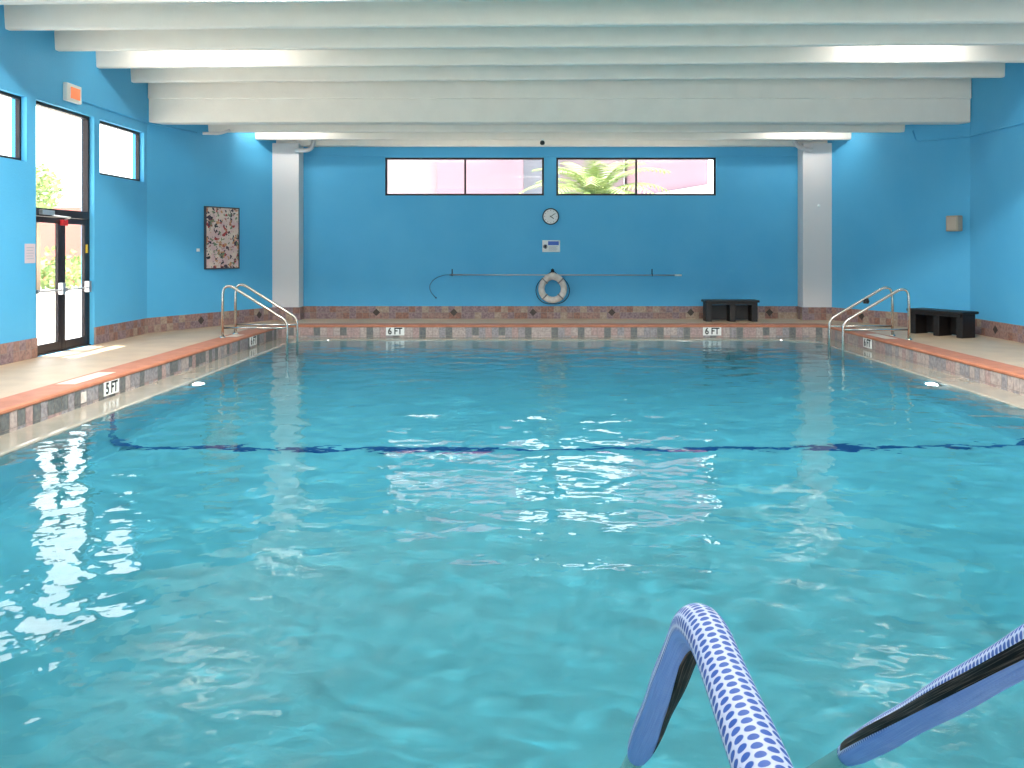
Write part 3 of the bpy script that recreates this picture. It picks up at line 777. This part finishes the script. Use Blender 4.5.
def deckplate(x, y, w, l, label):
    mb = MB(); mb.box(-w / 2, w / 2, -l / 2, l / 2, 0, .004); o = mb.build('coping_plate', mat('pale_plate', rgb(222, 204, 186), .5), bevel=.001)
    o.location = (x, y, .016); tag(o, label, 'depth marker', group='pale plates set in the coping'); return o
deckplate(PX0 - .22, 10.55, .22, 1.0, 'long pale plate on the orange coping above the 5 FT marker')
deckplate(PX0 - .20, 15.75, .22, .42, 'pale plate on the coping between the left handrails')
deckplate(PX1 + .20, 15.65, .22, .9, 'pale plate on the coping beside the right handrails')

# underwater lights
for x, s, lab in ((PX0 + LW + .02, 1, 'round white underwater light on the left pool wall'), (PX1 - LW - .02, -1, 'round white underwater light on the right pool wall')):
    t = thing('pool_light', lab, 'light', (x, 12.1, -.46), 0, group='underwater pool lights')
    Mx = Matrix.Rotation(s * PI / 2, 4, 'Y')
    mb = MB(); mb.lathe([(.13, 0), (.13, .03), (.11, .045)], 28, Mx); mb.build('bezel', M_steel, t)
    mb = MB(); mb.lathe([(.108, .03), (.10, .09), (.075, .14), (.03, .165)], 28, Mx); mb.build('lens', emis('pool_light_lens', rgb(255, 255, 250), 6.0), t)

# ------------------------------------------------------------------ ceiling lights between the ribs, plus added fill lamps
M_tube = emis('lit_tube', (1, .98, .94, 1), 3.0)
def ceil_light(x, y, z, power, label, sx=1.2, down=False):
    t = thing('ceiling_light', label, 'light', (x, y, z), 0, group='fluorescent battens between the ceiling ribs')
    mb = MB(); mb.box(-sx / 2, sx / 2, -.07, .07, -.05, 0); mb.build('batten', M_white, t, bevel=.008)
    if down:       # round bowl of the added fill lamps
        mb = MB(); mb.lathe([(.05, -.02), (.22, -.04), (.24, -.12), (.225, -.12), (.20, -.06), (.04, -.055)], 28); mb.build('fill_lamp_bowl', M_white, t)
    else:          # trough reflector that throws the light towards the next rib
        prof = [(-.08, -.02), (-.10, -.02), (-.11, -.15), (-.05, -.19), (.05, -.19), (.05, -.175), (-.045, -.175), (-.095, -.142)]
        mb = MB(); mb.prism([(-sx / 2, yy, zz) for yy, zz in prof], (sx, 0, 0)); mb.build('reflector', M_white, t)
    for yy in (() if down else (-.03, .03)):
        mb = MB(); mb.tube([(-sx / 2 + .03, yy, -.07), (sx / 2 - .03, yy, -.07)], .016, 10); mb.build('lamp_tube', M_tube, t)
    l = bpy.data.lights.new('batten_or_fill_lamp', 'AREA'); l.shape = 'RECTANGLE'; l.size = sx; l.size_y = .10; l.energy = power; l.color = (1, .97, .92)
    o = bpy.data.objects.new('batten_or_fill_lamp', l); col.objects.link(o); o.parent = t
    if down: l.size = .16; l.size_y = .16; o.location = (0, 0, -.10); l.cycles.is_caustics_light = CAUST
    else: o.location = (0, .07, -.11); o.rotation_euler = (PI / 2 - .30, 0, 0)
for (y, z) in ((13.60, 5.05), (18.35, 4.45)):
    side = 'above the door end of the pool' if y < 14 else 'behind the main beam'
    pw = LP_ * (1 if y < 14 else .45)
    ceil_light(-5.3, y, z, pw, 'white fluorescent batten %s on the left' % side)
    ceil_light(6.0, y, z, pw, 'white fluorescent batten %s on the right' % side)
for x, y, lab in ((-3.0, 9.9, 'over mid pool on the left'), (3.8, 9.72, 'over mid pool on the right'), (.4, 3.7, 'in the centre of the near end')):  # unseen lamps added to brighten the room and the pool floor
    ceil_light(x, y, 5.05, LD_ * (1 if y > 5 else .4), 'added unseen fill lamp ' + lab, sx=.3, down=True)
for n_ in ('pool_basin', 'pool_break_line'): bpy.data.objects[n_].cycles.is_caustics_receiver = CAUST
bpy.data.objects['pool_water'].cycles.is_caustics_caster = CAUST

# ------------------------------------------------------------------ outside
mb = MB()
for xa, xb, ya, yb in ((-90, WLX - .3, -60, 110), (WRX + .3, 90, -60, 110), (WLX - .3, WRX + .3, -60, YN - .3), (WLX - .3, WRX + .3, YB + .3, 110)): mb.box(xa, xb, ya, yb, -.5, -.32)
mb.build('ground', mat('pale_paving', rgb(226, 218, 206), .8, noise=(rgb(216, 208, 196), 1), scale=.5), kind='structure')
M_pink = mat('pink_stucco', rgb(152, 122, 134), .8, noise=(rgb(149, 119, 131), 1), scale=.8)
M_palepink = mat('pale_pink_stucco', rgb(160, 144, 150), .8)
M_paleblue = mat('pale_blue_wall', rgb(138, 143, 154), .8)
M_wroof = mat('white_roof_edge', rgb(240, 238, 236), .7)
bd = thing('pink_building', 'pink stucco building outside the far high windows', 'building', (1.0, 32.0, -.32))
def px2x(px, Y): return (px - VX) * Y / F
def bblock(nm, xa, xb, Y, dep, h, m):
    mb = MB(); a, b = px2x(xa, Y) - 1.0, px2x(xb, Y) - 1.0
    mb.box(a, b, Y - 32, Y - 32 + dep, 0, h); return mb.build(nm, m, bd)
bblock('pale_wing', 300, 437, 31.5, 4, 7.2, M_palepink)
bblock('pink_wing', 437, 523, 31.0, 5, 7.2, M_pink)
bblock('blue_link', 523, 560, 33.0, 4, 6.8, M_paleblue)
bblock('grey_wing', 560, 624, 34.0, 4, 7.0, M_palepink)
bblock('pink_tower', 640, 708, 30.0, 5, 8.0, M_pink)
mb = MB(); a, b = px2x(640, 29.6) - 1.0, px2x(712, 29.6) - 1.0
za, zb = EYE + .32 + (250 - 196) * 29.6 / F, EYE + .32 + (250 - 184) * 29.6 / F
mb.prism([(a, -2.4, 0), (b, -2.4, 0), (b, -2.4, zb), (a, -2.4, za)], (0, .3, 0)); mb.build('white_ramp_wall', M_wroof, bd)

# palm tree
M_frond = mat('palm_frond_green', rgb(120, 142, 72), .5, noise=(rgb(150, 162, 100), 1), scale=1.2)
M_bark = mat('palm_bark', rgb(150, 132, 112), .8, bump=.5, bscale=20)
pm = thing('palm_tree', 'green palm tree outside the right far window', 'palm tree', (px2x(596, 26), 26, -.32))
hz = EYE + .32 + (250 - 203) * 26 / F
mb = MB(); mb.tube([(0, 0, 0), (.1, 0, hz * .4), (.05, 0, hz * .75), (0, 0, hz)], .14, 12, rfun=lambda t: .2 - .08 * t); mb.build('trunk', M_bark, pm)
rnd = random.Random(5)
for i in range(34):
    az = 2 * PI * i / 34 + rnd.uniform(-.15, .15); el = rnd.uniform(.25, 1.35); Lf = rnd.uniform(1.9, 2.9); mb = MB()
    pts = []; p = Vector((0, 0, hz)); e = el
    for k in range(11):
        pts.append(p.copy()); st_ = Lf / 10; p = p + Vector((math.cos(az) * math.cos(e), math.sin(az) * math.cos(e), math.sin(e))) * st_; e -= .15
    mb.tube(pts, .02, 5, rfun=lambda t: .022 * (1 - t * .8))
    side = Vector((-math.sin(az), math.cos(az), 0))
    for k in range(1, 11):
        a_ = pts[k]; tdir = (pts[k] - pts[k - 1]).normalized()
        for q_ in (0, .5):
            c_ = pts[k - 1].lerp(pts[k], q_)
            for s_ in (-1, 1):
                ll = .55 * (1 - abs(k / 10 - .45)); tip = c_ + side * s_ * ll * .9 + tdir * ll * .6 + Vector((0, 0, -.25 * ll))
                w_ = tdir * .045; mb.face([c_ - w_, c_ + w_, tip])
    mb.build('frond', M_frond, pm, recalc=False)

# leafy trees / hedge seen through the doors
M_leaf = mat('leaf_green', rgb(120, 146, 84), .6, noise=(rgb(160, 176, 110), 1), scale=1.0)
def tree(name, loc, h, w, label, cat, m, nl=1500, tr=True, seed=1):
    t = thing(name, label, cat, loc); rnd = random.Random(seed)
    if tr:
        mb = MB(); mb.tube([(0, 0, 0), (.05, .02, h * .35), (0, 0, h * .7)], .15, 10, rfun=lambda q: .18 - .1 * q); mb.build('trunk', M_bark, t)
    mb = MB(); cl_ = [(rnd.uniform(-.6, .6) * w, rnd.uniform(-.6, .6) * w, h * rnd.uniform(.62, .9) if tr else h * rnd.uniform(.3, .8), rnd.uniform(.3, .55) * w) for _ in range(9)]
    for i in range(nl):
        c_ = rnd.choice(cl_); v = Vector((rnd.gauss(0, 1), rnd.gauss(0, 1), rnd.gauss(0, .8))).normalized() * c_[3] * rnd.uniform(.75, 1.05)
        p = Vector(c_[:3]) + v
        if p.z < .02: continue
        a_ = Vector((rnd.gauss(0, 1), rnd.gauss(0, 1), rnd.gauss(0, 1))).normalized(); b_ = a_.orthogonal().normalized(); sz = .16
        mb.face([p - a_ * sz, p + b_ * sz * .6, p + a_ * sz, p - b_ * sz * .6])
    mb.build('foliage', m, t, recalc=False)
tree('shade_tree', (-22.7, 40, -.32), 6.0, 2.2, 'leafy green tree seen through the glass above the doors', 'tree', M_leaf)
tree('shrub', (-23.4, 43.5, -.32), 1.15, 2.4, 'low green shrub seen through the glass doors', 'shrub', M_leaf, 700, False, 4)
mb = MB(); mb.box(-34, -14, 47, 47.6, 0, 4.0); mb.box(-34.2, -13.8, 46.9, 47.7, 4.0, 4.2)
o = mb.build('garden_wall', mat('coral_stucco', rgb(206, 120, 110), .8)); o.location = (0, 0, -.32); tag(o, 'coral stucco wall seen far off through the glass doors', 'wall')

# ------------------------------------------------------------------ light
w = bpy.data.worlds.new('sky'); scn.world = w; w.use_nodes = True
bg = w.node_tree.nodes['Background']; bg.inputs['Color'].default_value = (.93, .97, 1, 1); bg.inputs['Strength'].default_value = 3.0
s = bpy.data.lights.new('sun', 'SUN'); s.energy = 11.0; s.angle = .01; s.color = (1, .95, .86)
so = bpy.data.objects.new('sun', s); col.objects.link(so); so.location = (-20, 5, 30)
sd = Vector((-math.cos(math.radians(77)) * .97, math.cos(math.radians(77)) * .2, math.sin(math.radians(77))))
so.rotation_euler = sd.to_track_quat('Z', 'Y').to_euler()

# ------------------------------------------------------------------ camera
cam = bpy.data.cameras.new('camera'); co = bpy.data.objects.new('camera', cam); col.objects.link(co)
co.location = (0, 0, EYE); co.rotation_euler = (PI / 2, 0, 0)
cam.sensor_width = 36; cam.lens = 36 * F / 1024
cam.shift_x = -(VX - 512) / 1024; cam.shift_y = (VY - 384) / 1024
cam.clip_start = .05; cam.clip_end = 400
scn.camera = co

scn.view_settings.view_transform = 'Standard'; scn.view_settings.look = 'None'
scn.view_settings.gamma = 1; scn.view_settings.use_curve_mapping = False
scn.view_settings.exposure = EXPO
cy = scn.cycles
cy.max_bounces = 14; cy.diffuse_bounces = 5; cy.glossy_bounces = 5; cy.transmission_bounces = 8; cy.transparent_max_bounces = 12
cy.volume_bounces = 0; cy.caustics_reflective = True; cy.caustics_refractive = True
cy.sample_clamp_indirect = 6.0; cy.blur_glossy = 0.5
cy.use_denoising = True
